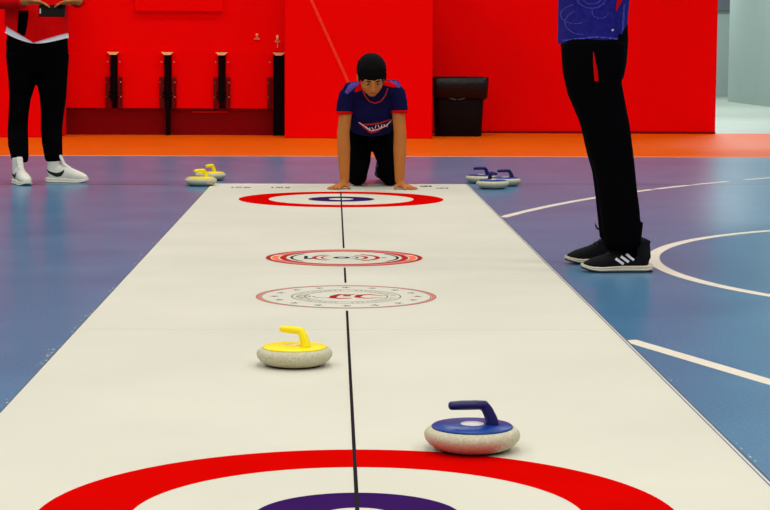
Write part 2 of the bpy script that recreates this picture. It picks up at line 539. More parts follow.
# two small cream fittings above the unit
for (qx, qy, lab, tall) in ((257, 37.5, 'small cream wall fitting with a round knob, the left of two above the uprights', 0),
                            (277.5, 40, 'small cream hook with a hanging stem, above the rightmost black upright', 1)):
    p = at(qx, qy, BAY_Y + 0.03)
    e = tag(empty('wall_hook', p), lab, 'wall hook')
    bm = bmesh.new()
    box(bm, (-0.028, -0.012, -0.022), (0.028, 0, -0.008)); box(bm, (-0.012, -0.018, -0.008), (0.012, 0, 0.012))
    if tall: box(bm, (-0.005, -0.02, -0.075), (0.005, -0.012, -0.02))
    obj('hook_plate', bm, M['bolt'], e, bevel=0.002)
    bm = bmesh.new(); blob(bm, (0, -0.016, 0.026), (0.014, 0.012, 0.012 + 0.012 * tall), seg=12)
    obj('knob', bm, M['cream'], e, smooth=True)

# ------------------------------------------------------------------ waste bin
binp = gr(462, 136.2)
bin_ = tag(empty('waste_bin', (1.208, 18.45, 0)), 'black plastic waste bin with flared rim against the red wall', 'bin')
bm = bmesh.new()
def rrect(bm, hx, hy, z, r=0.06, n=5, off=(0, 0)):
    out = []
    for sx, sy, a0 in ((1, 1, 0), (-1, 1, 90), (-1, -1, 180), (1, -1, 270)):
        for k in range(n + 1):
            a = math.radians(a0 + 90 * k / n)
            out.append(bm.verts.new((off[0] + sx * (hx - r) + r * math.cos(a), off[1] + sy * (hy - r) + r * math.sin(a), z)))
    return out
def skin(bm, rings, cap0=True, cap1=True):
    for a, b in zip(rings, rings[1:]):
        for i in range(len(a)):
            j = (i + 1) % len(a); bm.faces.new((a[i], a[j], b[j], b[i]))
    if cap0: bm.faces.new(rings[0][::-1])
    if cap1: bm.faces.new(rings[-1])
BX = 0.250
skin(bm, [rrect(bm, BX - 0.035, 0.15, 0), rrect(bm, BX - 0.028, 0.155, 0.01), rrect(bm, BX - 0.012, 0.175, 0.36), rrect(bm, BX - 0.010, 0.175, 0.55)], cap1=False)
obj('bin_body', bm, M['bin'], bin_, smooth=True)
bm = bmesh.new()
R_ = [rrect(bm, BX - 0.028, 0.178, 0.37), rrect(bm, BX + 0.0, 0.20, 0.355), rrect(bm, BX + 0.022, 0.215, 0.38), rrect(bm, BX + 0.03, 0.22, 0.50), rrect(bm, BX + 0.03, 0.22, 0.55),
      rrect(bm, BX + 0.012, 0.205, 0.572), rrect(bm, BX - 0.02, 0.17, 0.565)]
for q, rg in enumerate(R_[1:5]):
    for v in rg:
        v.co.z += 0.012 * math.sin(v.co.x * 17 + q) + 0.008 * math.sin(v.co.y * 23)
skin(bm, R_, cap0=False)
obj('lid', bm, M['bag'], bin_, smooth=True)
bm = bmesh.new()
tube(bm, [(-0.16 + 0.03 * k, -0.208 + 0.002 * abs(k - 5), 0.40 - 0.045 * math.sin(PI * k / 9)) for k in range(10)], [0.005] * 10, n=8)
obj('handle', bm, M['shoe_grey'], bin_, smooth=True)['label'] = 'curved grey handle'

# ------------------------------------------------------------------ curling mat
mt = tag(empty('curling_mat', (0, 0, 0)), 'long cream floor curling mat printed with red and purple target rings', 'curling mat')
T = 0.0012
bm = bmesh.new(); box(bm, (MAT_L, 1.6, 0.0004), (MAT_R, MAT_END, T))
obj('mat_sheet', bm, M['mat'], mt)
ZP = T + 0.0003
def P_(name, bm, m, label=None):
    o = obj(name, bm, m, mt)
    if label: o['label'] = label
    return o
R = 0.5604
for yc, nm in ((3.222, 'near'), (10.392, 'far')):
    bm = bmesh.new(); ring(bm, (MAT_C, yc), R * 0.707, R, ZP, n=180); P_('target_ring', bm, M['print_red'], 'red outer ring of the %s target' % nm)
    bm = bmesh.new(); ring(bm, (MAT_C, yc), R * 0.12, R * 0.324, ZP, n=120); P_('target_ring', bm, M['print_purple'], 'dark purple inner ring of the %s target' % nm)
# centre line, broken at the emblems
bm = bmesh.new()
lw = 0.0075
for y0, y1 in ((2.2, 5.86), (6.58, 7.05), (7.76, 10.95)):
    strip(bm, [(MAT_C, y0), (MAT_C, y1)], lw, ZP + 0.0003)
P_('centre_line', bm, M['print_black'], 'thin black centre line')

# upper emblem: red and orange border, letters and nested arcs
c = (MAT_C, 7.401); r = 0.3065
bm = bmesh.new(); ring(bm, c, r * 0.94, r, ZP); ring(bm, c, r * 0.74, r * 0.82, ZP)
ring(bm, c, r * 0.40, r * 0.46, ZP, -60, 60); ring(bm, c, r * 0.26, r * 0.31, ZP, -60, 60); ring(bm, c, r * 0.36, r * 0.41, ZP, 125, 235); ring(bm, c, r * 0.27, r * 0.30, ZP, 130, 230)
P_('emblem_print', bm, M['print_red2'], 'red bands and arcs of the round emblem')
bm = bmesh.new()
ring(bm, c, r * 0.82, r * 0.94, ZP, 20, 160); ring(bm, c, r * 0.82, r * 0.94, ZP, 200, 340)
P_('emblem_print', bm, M['print_pink'])
bm = bmesh.new()
ring(bm, c, r * 0.84, r * 0.92, ZP, 166, 200)
P_('emblem_print', bm, M['print_orange'], 'orange side section of the round emblem')
bm = bmesh.new(); ring(bm, c, r * 0.84, r * 0.92, ZP, -20, 14)
P_('emblem_print', bm, M['print_orange'], 'orange side section of the round emblem')
bm = bmesh.new()
for a0 in (90 - 75, 90 + 75 - 0):
    pass
ring(bm, c, r * 0.665, r * 0.70, ZP, -40, 40); ring(bm, c, r * 0.655, r * 0.69, ZP, 140, 220); 
ring(bm, (c[0] - 0.01, c[1]), r * 0.05, r * 0.11, ZP, 0, 360)
ring(bm, c, r * 0.16, r * 0.185, ZP, -60, 60)
strip(bm, [(c[0] - 0.150, c[1] + 0.06), (c[0] - 0.150, c[1] - 0.03)], 0.014, ZP)
strip(bm, [(c[0] - 0.157, c[1] - 0.035), (c[0] - 0.122, c[1] - 0.035)], 0.03, ZP)
P_('emblem_print', bm, M['print_black'], 'black letters and arcs of the round emblem')
bm = bmesh.new(); ring(bm, (c[0] + 0.155, c[1]), 0, 0.012, ZP, n=20); P_('emblem_print', bm, M['print_green'])
# lower emblem: thin ring, stars, ring of lettering, red crescents
c = (MAT_C, 6.212); r = 0.2948
bm = bmesh.new(); ring(bm, c, r * 0.955, r, ZP); P_('federation_print', bm, M['print_pink'], 'faded red outer ring')
bm = bmesh.new(); ring(bm, c, r * 0.998, r * 1.008, ZP + .0003); ring(bm, c, r * 0.94, r * 0.95, ZP)
ring(bm, c, r * 0.60, r * 0.615, ZP); ring(bm, c, r * 0.455, r * 0.47, ZP)
for k in range(16):
    a = 2 * PI * k / 16 + 0.0
    star(bm, (c[0] + r * 0.80 * math.cos(a), c[1] + r * 0.80 * math.sin(a)), 0.019, ZP, a)
for k in range(56):
    if k % 14 in (0, 13): continue
    a = 2 * PI * k / 56
    u = V((math.cos(a), math.sin(a))); t = V((-u.y, u.x)); q = V(c) + u * r * 0.535
    h = 0.009
    sgn = (k * 7) % 3 - 1
    strip(bm, [q - u * h, q + u * h], 0.0035, ZP)
    strip(bm, [q + u * h * sgn - t * 0.001, q + u * h * sgn + t * 0.008], 0.003, ZP)
for sx in (-1,):
    ring(bm, (c[0] - 0.14, c[1]), 0.018, 0.024, ZP, n=24)
ring(bm, (c[0] - 0.075, c[1] - 0.005), 0.030, 0.036, ZP, 170, 370, n=24)
P_('federation_print', bm, M['print_grey'], 'grey stars, lettering and circles')
bm = bmesh.new()
strip(bm, [(c[0] + 0.03, c[1] + 0.045), (c[0] - 0.02, c[1] + 0.05), (c[0] - 0.04, c[1] + 0.01), (c[0] - 0.045, c[1] - 0.04), (c[0] - 0.02, c[1] - 0.055), (c[0] + 0.018, c[1] - 0.045)],
      [0.012, 0.022, 0.026, 0.026, 0.02, 0.012], ZP)
strip(bm, [(c[0] - 0.01, c[1] + 0.02), (c[0] + 0.015, c[1] + 0.015)], 0.03, ZP + 0.0003)
strip(bm, [(c[0] + 0.13, c[1] + 0.012), (c[0] + 0.075, c[1] + 0.05), (c[0] + 0.045, c[1] + 0.03), (c[0] + 0.035, c[1] - 0.02), (c[0] + 0.065, c[1] - 0.05), (c[0] + 0.12, c[1] - 0.03)],
      [0.004, 0.018, 0.026, 0.022, 0.016, 0.004], ZP)
P_('federation_print', bm, M['print_red2'], 'red crescents in the middle of the emblem')
# small dark lettering at the far end
def scribble(x0, x1, y, n, h=0.05):
    bm = bmesh.new()
    for k in range(n):
        x = x0 + (x1 - x0) * k / n; w = (x1 - x0) / n
        strip(bm, [(x + w * 0.2, y - h), (x + w * 0.2, y + h)], 0.01, ZP)
        strip(bm, [(x + w * 0.2, y + h * ((k % 3) - 1)), (x + w * 0.75, y + h * ((k % 3) - 1))], 0.02, ZP)
        if k % 2: strip(bm, [(x + w * 0.72, y - h), (x + w * 0.72, y + h)], 0.01, ZP)
    P_('lettering', bm, M['print_black'], 'row of small dark lettering')
def gx(px_, py_): return gr(px_, py_).x
scribble(gx(231, 188), gx(252, 188), 11.28, 5, 0.03)
scribble(gx(271, 188), gx(290, 188), 11.28, 4, 0.035)
scribble(gx(421, 187), gx(432, 187), 11.42, 4, 0.04)
scribble(gx(437, 189), gx(449, 189), 11.26, 4, 0.03)
# edge tape
bm = bmesh.new(); strip(bm, [(MAT_R + 0.005, 1.6), (MAT_R + 0.005, MAT_END)], 0.006, 0.0010); P_('tape_strip', bm, M['tape'])
bm = bmesh.new(); strip(bm, [(MAT_R + 0.0005, 1.6), (MAT_R + 0.0005, MAT_END)], 0.003, T + 0.0002); strip(bm, [(MAT_R + 0.010, 1.6), (MAT_R + 0.010, MAT_END)], 0.005, 0.0011)
strip(bm, [(MAT_L - 0.001, 1.6), (MAT_L - 0.001, MAT_END)], 0.004, 0.0010)
P_('edge_outline', bm, M['mat_edge'], 'dark mat edge')
bm = bmesh.new()
def scrap(x, y, s):
    vs = []
    n = 7
    for i in range(n):
        a = 2 * PI * i / n; rr = s * random.uniform(0.4, 1.1)
        vs.append(bm.verts.new((x + rr * math.cos(a) * 0.6, y + rr * math.sin(a) * 1.6, 0.0013)))
    bm.faces.new(vs)
for k in range(60):
    scrap(MAT_L - abs(random.gauss(0, 0.012)) - 0.004, random.choice([4.3, 4.9, 5.1, 5.7, 6.4, 7.3, 8.1, 9.0]) + random.gauss(0, 0.12), random.uniform(0.003, 0.008))
for k in range(14):
    scrap(MAT_R + 0.018 + abs(random.gauss(0, 0.006)), random.choice([3.72, 3.8, 4.6, 6.2]) + random.gauss(0, 0.05), random.uniform(0.003, 0.007))
o = P_('tape_residue', bm, M['tape'], 'torn scraps of pale tape along the edges'); o['kind'] = 'stuff'


# ------------------------------------------------------------------ curling stones
def make_stone(body_m, disc_m, handle_m, label_m, R0=0.0975, tilt=0.0):
    e = empty('curling_stone', (0, 0, 0))
    bm = bmesh.new()
    prof = [(0, 0.004), (0.068, 0.004), (0.078, 0.007), (0.088, 0.014), (0.0955, 0.023), (R0, 0.031), (0.0960, 0.037), (0.091, 0.0425), (0.083, 0.0465), (0.079, 0.0465), (0, 0.0465)]
    lathe(bm, prof, 64); obj('stone_body', bm, body_m, e, smooth=True)
    bm = bmesh.new(); lathe(bm, [(0, 0), (0.066, 0), (0.067, 0.004), (0, 0.0041)], 48); obj('sliding_base', bm, M['rubber'], e, smooth=False)
    bm = bmesh.new(); lathe(bm, [(0, 0.0466), (0.0825, 0.0466), (0.0825, 0.0485), (0.080, 0.0505), (0.03, 0.0525), (0, 0.053)], 64)
    obj('top_disc', bm, disc_m, e, smooth=True)
    bm = bmesh.new(); lathe(bm, [(0, 0.0531), (0.024, 0.0528), (0.024, 0.0538), (0, 0.0542)], 32)
    obj('centre_sticker', bm, label_m, e, smooth=True)
    # goose-neck handle: foot on the disc, leaning post, level grip
    bm = bmesh.new()
    tube(bm, [(0.041, 0, 0.051), (0.038, 0, 0.064), (0.031, 0, 0.080), (0.025, 0, 0.089)], [(0.013, 0.0145), (0.0115, 0.0125), (0.0105, 0.0115), (0.0095, 0.0105)], side=(0, 1, 0), n=16, cap=0.5)
    tube(bm, [(0.027, 0, 0.0915), (0.008, 0, 0.0915), (-0.022, 0, 0.0910), (-0.044, 0, 0.0900)], [(0.0105, 0.0090), (0.0125, 0.0098), (0.0125, 0.0098), (0.0115, 0.0088)], side=(0, 1, 0), n=16, cap=0.6)
    fused('handle', bm, handle_m, e, voxel=0.0022, smooth=3)
    return e


def clone(e):
    c = e.copy(); COL.objects.link(c)
    for ch in list(e.children):
        d = ch.copy(); COL.objects.link(d); d.parent = c
    return c


ys = make_stone(M['stone'], M['yellow'], M['yellow'], M['pale_yellow'])
bs = make_stone(M['stone'], M['blue'], M['navy'], M['white'])
# (px, py of the base centre, handle heading, source, label)
def place(e, pxy, z, rz, label, group):
    p = gr(pxy[0], pxy[1], z); e.location = (p.x, p.y, z); e.rotation_euler = (0, 0, rz)
    tag(e, label, 'curling stone', group)
ST_Y, ST_B = 'yellow curling stones', 'blue curling stones'
place(ys, (294.5, 365.3), T, math.radians(-44), 'curling stone with yellow top and handle, alone in the middle of the mat', ST_Y)
place(bs, (472, 449.5), T, math.radians(0), 'curling stone with blue top and navy handle by the near red ring', ST_B)
e = clone(ys); place(e, (200.8, 185.6), 0.0, math.radians(40), 'yellow topped curling stone on the floor at the mat corner, front one of two', ST_Y)
e = clone(ys); place(e, (210.5, 180.2), 0.0, math.radians(60), 'yellow topped curling stone behind the other at the far left mat corner', ST_Y)
e = clone(bs); place(e, (481, 183.0), 0.0, math.radians(8), 'blue handled curling stone nearest the mat corner, left of the three', ST_B)
e = clone(bs); place(e, (492.5, 188.5), 0.0, math.radians(-250), 'blue handled curling stone in front of the other two beside the mat', ST_B)
e = clone(bs); place(e, (505, 185.7), 0.0, math.radians(-6), 'blue handled curling stone furthest from the mat, right of the three', ST_B)


# ------------------------------------------------------------------ people helpers
def add_hand(bm, wrist, fdir, normal, thumb, s=1.0, curl=15, spread=6, thumb_out=50):
    "palm, four unequal fingers, thumb; normal points out of the palm, thumb is the side it leaves from"
    f = V(fdir).normalized(); t = V(thumb); t = (t - f * t.dot(f)).normalized(); n = V(normal); n = (n - f * n.dot(f) - t * n.dot(t)).normalized()
    w = V(wrist)
    tube(bm, [w - f * 0.01 * s, w + f * 0.02 * s, w + f * 0.055 * s, w + f * 0.085 * s], [(0.026 * s, 0.019 * s), (0.032 * s, 0.017 * s), (0.039 * s, 0.015 * s), (0.038 * s, 0.012 * s)], side=t, n=16)
    for k, (ox, ln) in enumerate(((0.029, 0.070), (0.010, 0.079), (-0.010, 0.074), (-0.028, 0.057))):
        root = w + f * (0.082 - 0.004 * abs(k - 1)) * s + t * ox * s
        a = math.radians(spread * (1.3 - k)); d = (f * math.cos(a) + t * math.sin(a)).normalized()
        pts = [root - d * 0.02 * s, root]; c = 0; p = root
        for seg in (0.45, 0.32, 0.23):
            c += curl; cc = math.radians(c)
            p = p + (d * math.cos(cc) + n * math.sin(cc)) * ln * seg * s; pts.append(p)
        tube(bm, pts, [0.0092 * s, 0.0092 * s, 0.0085 * s, 0.0078 * s, 0.0068 * s], side=t, n=10)
    a = math.radians(thumb_out); d = (f * math.cos(a) + t * math.sin(a)).normalized()
    p0 = w + f * 0.022 * s + t * 0.024 * s
    p1 = p0 + d * 0.034 * s + n * 0.006 * s; p2 = p1 + (d * 0.9 + f * 0.35).normalized() * 0.030 * s + n * 0.004 * s; p3 = p2 + (d * 0.7 + f * 0.6).normalized() * 0.022 * s
    tube(bm, [p0 - d * 0.01 * s, p0, p1, p2, p3], [0.014 * s, 0.0135 * s, 0.011 * s, 0.0095 * s, 0.0075 * s], side=n, n=10)


def head_frame(center, fwd, up):
    f = V(fwd).normalized(); u = V(up); u = (u - f * u.dot(f)).normalized(); r = f.cross(u)
    m3 = Matrix((r, f, u)).transposed()
    return lambda x, y, z: V(center) + m3 @ V((x, y, z)), m3


def add_head(bm, H, m3, s=1.0):
    blob(bm, H(0, -0.012 * s, 0.028 * s), (0.074 * s, 0.092 * s, 0.088 * s), m3)
    blob(bm, H(0, 0.022 * s, -0.030 * s), (0.063 * s, 0.062 * s, 0.070 * s), m3)
    tube(bm, [H(0, 0.040 * s, 0.02 * s), H(0, 0.045 * s, -0.04 * s), H(0, 0.052 * s, -0.082 * s)], [(0.058 * s, 0.045 * s), (0.050 * s, 0.042 * s), (0.027 * s, 0.026 * s)], side=m3 @ V((1, 0, 0)))
    tube(bm, [H(0, 0.084 * s, 0.012 * s), H(0, 0.096 * s, -0.010 * s), H(0, 0.104 * s, -0.028 * s)], [0.009 * s, 0.0105 * s, 0.014 * s], side=m3 @ V((1, 0, 0)), n=10)
    for q in (-1, 1):
        blob(bm, H(q * 0.011 * s, 0.094 * s, -0.030 * s), (0.008 * s, 0.009 * s, 0.007 * s), m3, 12)
        blob(bm, H(q * 0.076 * s, -0.010 * s, -0.008 * s), (0.010 * s, 0.019 * s, 0.031 * s), m3, 14)
        blob(bm, H(q * 0.028 * s, 0.074 * s, 0.020 * s), (0.023 * s, 0.015 * s, 0.008 * s), m3, 14)
        blob(bm, H(q * 0.038 * s, 0.052 * s, -0.028 * s), (0.020 * s, 0.026 * s, 0.022 * s), m3, 14)
    blob(bm, H(0, 0.078 * s, -0.054 * s), (0.024 * s, 0.014 * s, 0.006 * s), m3, 12)
    blob(bm, H(0, 0.076 * s, -0.064 * s), (0.021 * s, 0.014 * s, 0.006 * s), m3, 12)


def face_parts(body, H, m3, s, brows=True):
    for q in (-1, 1):
        bm = bmesh.new(); blob(bm, H(q * 0.029 * s, 0.074 * s, 0.003 * s), (0.0115 * s, 0.0095 * s, 0.0055 * s), m3, 14)
        e = obj('eye', bm, M['eye'], body, smooth=True)
        bm = bmesh.new(); blob(bm, H(q * 0.029 * s, 0.0825 * s, 0.002 * s), (0.0064 * s, 0.004 * s, 0.0056 * s), m3, 12); obj('iris', bm, M['iris'], e, smooth=True)
        bm = bmesh.new()
        tube(bm, [H(q * 0.014 * s, 0.089 * s, 0.021 * s), H(q * 0.030 * s, 0.088 * s, 0.026 * s), H(q * 0.047 * s, 0.074 * s, 0.021 * s)], [0.003 * s, 0.0038 * s, 0.002 * s], n=8)
        obj('eyebrow', bm, M['hair'], body, smooth=True)
    bm = bmesh.new(); tube(bm, [H(-0.020 * s, 0.084 * s, -0.059 * s), H(0, 0.0925 * s, -0.0585 * s), H(0.020 * s, 0.084 * s, -0.059 * s)], [0.002 * s, 0.0035 * s, 0.002 * s], n=8)
    obj('mouth', bm, M['lip'], body, smooth=True)


def add_hair(body, H, m3, s, fringe=0.02, name='hair'):
    bm = bmesh.new()
    blob(bm, H(0, -0.018 * s, 0.040 * s), (0.085 * s, 0.099 * s, 0.090 * s), m3, 32)
    blob(bm, H(0, -0.045 * s, 0.006 * s), (0.072 * s, 0.068 * s, 0.074 * s), m3, 24)
    rnd = random.Random(5)
    for k in range(26):
        x = -0.068 + 0.136 * k / 25
        mm = math.sqrt(1 - (x / 0.085) ** 2)
        z1 = fringe + rnd.uniform(-0.006, 0.006) + 0.004 * math.sin(k)
        E_ = lambda th: H(x * s, (-0.018 + 0.0955 * mm * math.cos(math.radians(th))) * s, (0.040 + 0.0865 * mm * math.sin(math.radians(th))) * s)
        tube(bm, [E_(55), E_(35), E_(15), H(x * s, (-0.018 + 0.097 * mm) * s, (z1 + 0.010) * s), H(x * s, (-0.018 + 0.096 * mm) * s, z1 * s)],
             [0.004 * s, 0.006 * s, 0.0065 * s, 0.005 * s, 0.0025 * s], n=8)
    for q in (-1, 1):
        for k in range(6):
            y = 0.035 - 0.018 * k
            tube(bm, [H(q * 0.064 * s, y * s, 0.07 * s), H(q * 0.074 * s, y * s, 0.035 * s), H(q * 0.074 * s, (y) * s, (0.008 + rnd.uniform(-.006, .006) - (0.01 if k == 0 else 0)) * s)], [0.010 * s, 0.008 * s, 0.004 * s], n=8)
    return fused(name, bm, M['hair'], body, voxel=0.0032 * s, smooth=2)


def add_shoe(body, heel, heading, L, upper_m, sole_m, high=0.085, collar=0.0, name='shoe', label=None, lace_m=None, mark=None, side=1, pitch=0, outsole=True):
    "heel point on the ground, heading in degrees (0 = +x). mark: 'swoosh' or 'stripes' on the given side"
    Z = Matrix.Translation(V(heel)) @ Matrix.Rotation(math.radians(heading), 4, 'Z') @ Matrix.Rotation(math.radians(pitch), 4, 'Y')
    k = L / 0.28
    def hw(t):  # half width along the length
        pts = [(0, 0.022), (0.04, 0.030), (0.15, 0.034), (0.35, 0.033), (0.55, 0.040), (0.72, 0.046), (0.85, 0.041), (0.95, 0.028), (1, 0.012)]
        for (a, b), (c_, d) in zip(pts, pts[1:]):
            if t <= c_: return (b + (d - b) * (t - a) / (c_ - a)) * k
        return 0.012 * k
    sole_t = 0.024 * k
    bm = bmesh.new()
    N = 26
    for z0, z1, off in (((0.006 if outsole else 0) * k, sole_t, 0.0),):
        rings = []
        for z, g in ((z0, -0.003), (z0 + 0.004, 0.0015), ((z0 + z1) / 2, -0.001), (z1 - 0.004, 0.001), (z1, -0.002)):
            ring_ = []
            for i in range(N + 1):
                t = i / N; lift = 0.016 * k * max(0, (t - 0.72) / 0.28) ** 2 + 0.006 * k * max(0, (0.12 - t) / 0.12) ** 2
                zz = z0 + (z - z0) * (1.15 - 0.5 * max(0, (t - 0.45) / 0.55))
                ring_.append(bm.verts.new((t * L, hw(t) + g, zz + lift)))
            for i in range(N, -1, -1):
                t = i / N; lift = 0.016 * k * max(0, (t - 0.72) / 0.28) ** 2 + 0.006 * k * max(0, (0.12 - t) / 0.12) ** 2
                zz = z0 + (z - z0) * (1.15 - 0.5 * max(0, (t - 0.45) / 0.55))
                ring_.append(bm.verts.new((t * L, -hw(t) - g, zz + lift)))
            rings.append(ring_)
        skin(bm, rings)
    for v in bm.verts: v.co = Z @ v.co
    sole_bm = bm
    bm = bmesh.new()
    h = high * k
    tube(bm, [(0.035 * k, 0, h * 0.52), (0.09 * k, 0, h * 0.50), (0.14 * k, 0, h * 0.45), (0.19 * k, 0, h * 0.36), (0.235 * k, 0, h * 0.30), (0.258 * k, 0, h * 0.27)],
         [(0.030 * k, h * 0.46), (0.034 * k, h * 0.48), (0.036 * k, h * 0.42), (0.043 * k, h * 0.34), (0.040 * k, h * 0.26), (0.028 * k, h * 0.18)], side=(0, 1, 0), n=24, cap=0.8)
    tube(bm, [(0.042 * k, 0, h * 0.5), (0.050 * k, 0, h), (0.052 * k, 0, h + collar * 0.5 + 0.01), (0.048 * k, 0, h + collar + 0.012)], [(0.033 * k, 0.038 * k), (0.034 * k, 0.042 * k), (0.035 * k, 0.043 * k), (0.036 * k, 0.045 * k)], side=(0, 1, 0), n=24, cap=0.2)
    tube(bm, [(0.165 * k, 0, h * 0.74), (0.12 * k, 0, h * 0.98), (0.095 * k, 0, h + collar + 0.018)], [(0.018 * k, 0.008 * k), (0.022 * k, 0.010 * k), (0.024 * k, 0.008 * k)], side=(0, 1, 0), n=16)
    sh = fuse(bm, voxel=0.0038, smooth=3, clamp=lambda co: 0.014 * k + 0.016 * k * max(0, (co.x / L - 0.72) / 0.28) ** 2)
    for v in sh.vertices: v.co = Z @ v.co
    shoe = obj(name, sh, upper_m, body, smooth=True)
    if label: shoe['label'] = label
    obj('sole', sole_bm, sole_m, shoe, smooth=False)
    if outsole:
        bm = bmesh.new(); rings = []
        for z in (0, 0.006 * k):
            ring_ = [bm.verts.new((t / N * L, hw(t / N) - 0.003, z + 0.016 * k * max(0, (t / N - 0.72) / 0.28) ** 2)) for t in range(N + 1)]
            ring_ += [bm.verts.new((t / N * L, -hw(t / N) + 0.003, z + 0.016 * k * max(0, (t / N - 0.72) / 0.28) ** 2)) for t in range(N, -1, -1)]
            rings.append(ring_)
        skin(bm, rings)
        for v in bm.verts: v.co = Z @ v.co
        obj('outsole', bm, M['outsole'], shoe)
    # laces
    bm = bmesh.new()
    tr = bvh(shoe)
    Zr = Z.to_3x3()
    for j in range(5):
        x = (0.10 + 0.018 * j) * k
        decal(bm, tr, [(x, -0.022 * k), (x + 0.006, 0.0), (x, 0.022 * k)], 0.006 * k, Z @ V((0, 0, 0.3)), Zr @ V((1, 0, 0)), Zr @ V((0, 1, 0)), Zr @ V((0, 0, -1)), off=0.002, step=0.006, cols=2)
    if len(bm.faces): obj('laces', bm, lace_m or M['lace'], shoe, smooth=True)
    else: bm.free()
    O = Z @ V((0, side * 0.3, 0)); U = Zr @ V((1, 0, 0)); W = Zr @ V((0, 0, 1)); D = Zr @ V((0, -side, 0))
    if mark == 'swoosh':
        bm = bmesh.new()
        pts = [(0.005, 0.088), (0.025, 0.070), (0.055, 0.056), (0.082, 0.050), (0.105, 0.055), (0.122, 0.070), (0.13, 0.084)]
        decal(bm, tr, [(x * k, y * k) for x, y in pts], [w * k for w in (0.004, 0.012, 0.020, 0.026, 0.026, 0.015, 0.004)], O, U, W, D)
        obj('side_mark', bm, M['outsole'], shoe)['label'] = 'black curved check mark'
    if mark == 'stripes':
        bm = bmesh.new()
        for j in range(3):
            decal(bm, tr, [((0.150 - 0.0215 * j) * k, (0.056 + 0.0085 * j) * k), ((0.118 - 0.0205 * j) * k, (0.034 + 0.008 * j) * k)], 0.0100 * k, O, U, W, D, cols=3)
        obj('side_mark', bm, M['white'], shoe)['label'] = 'three white slanted stripes'
    return shoe


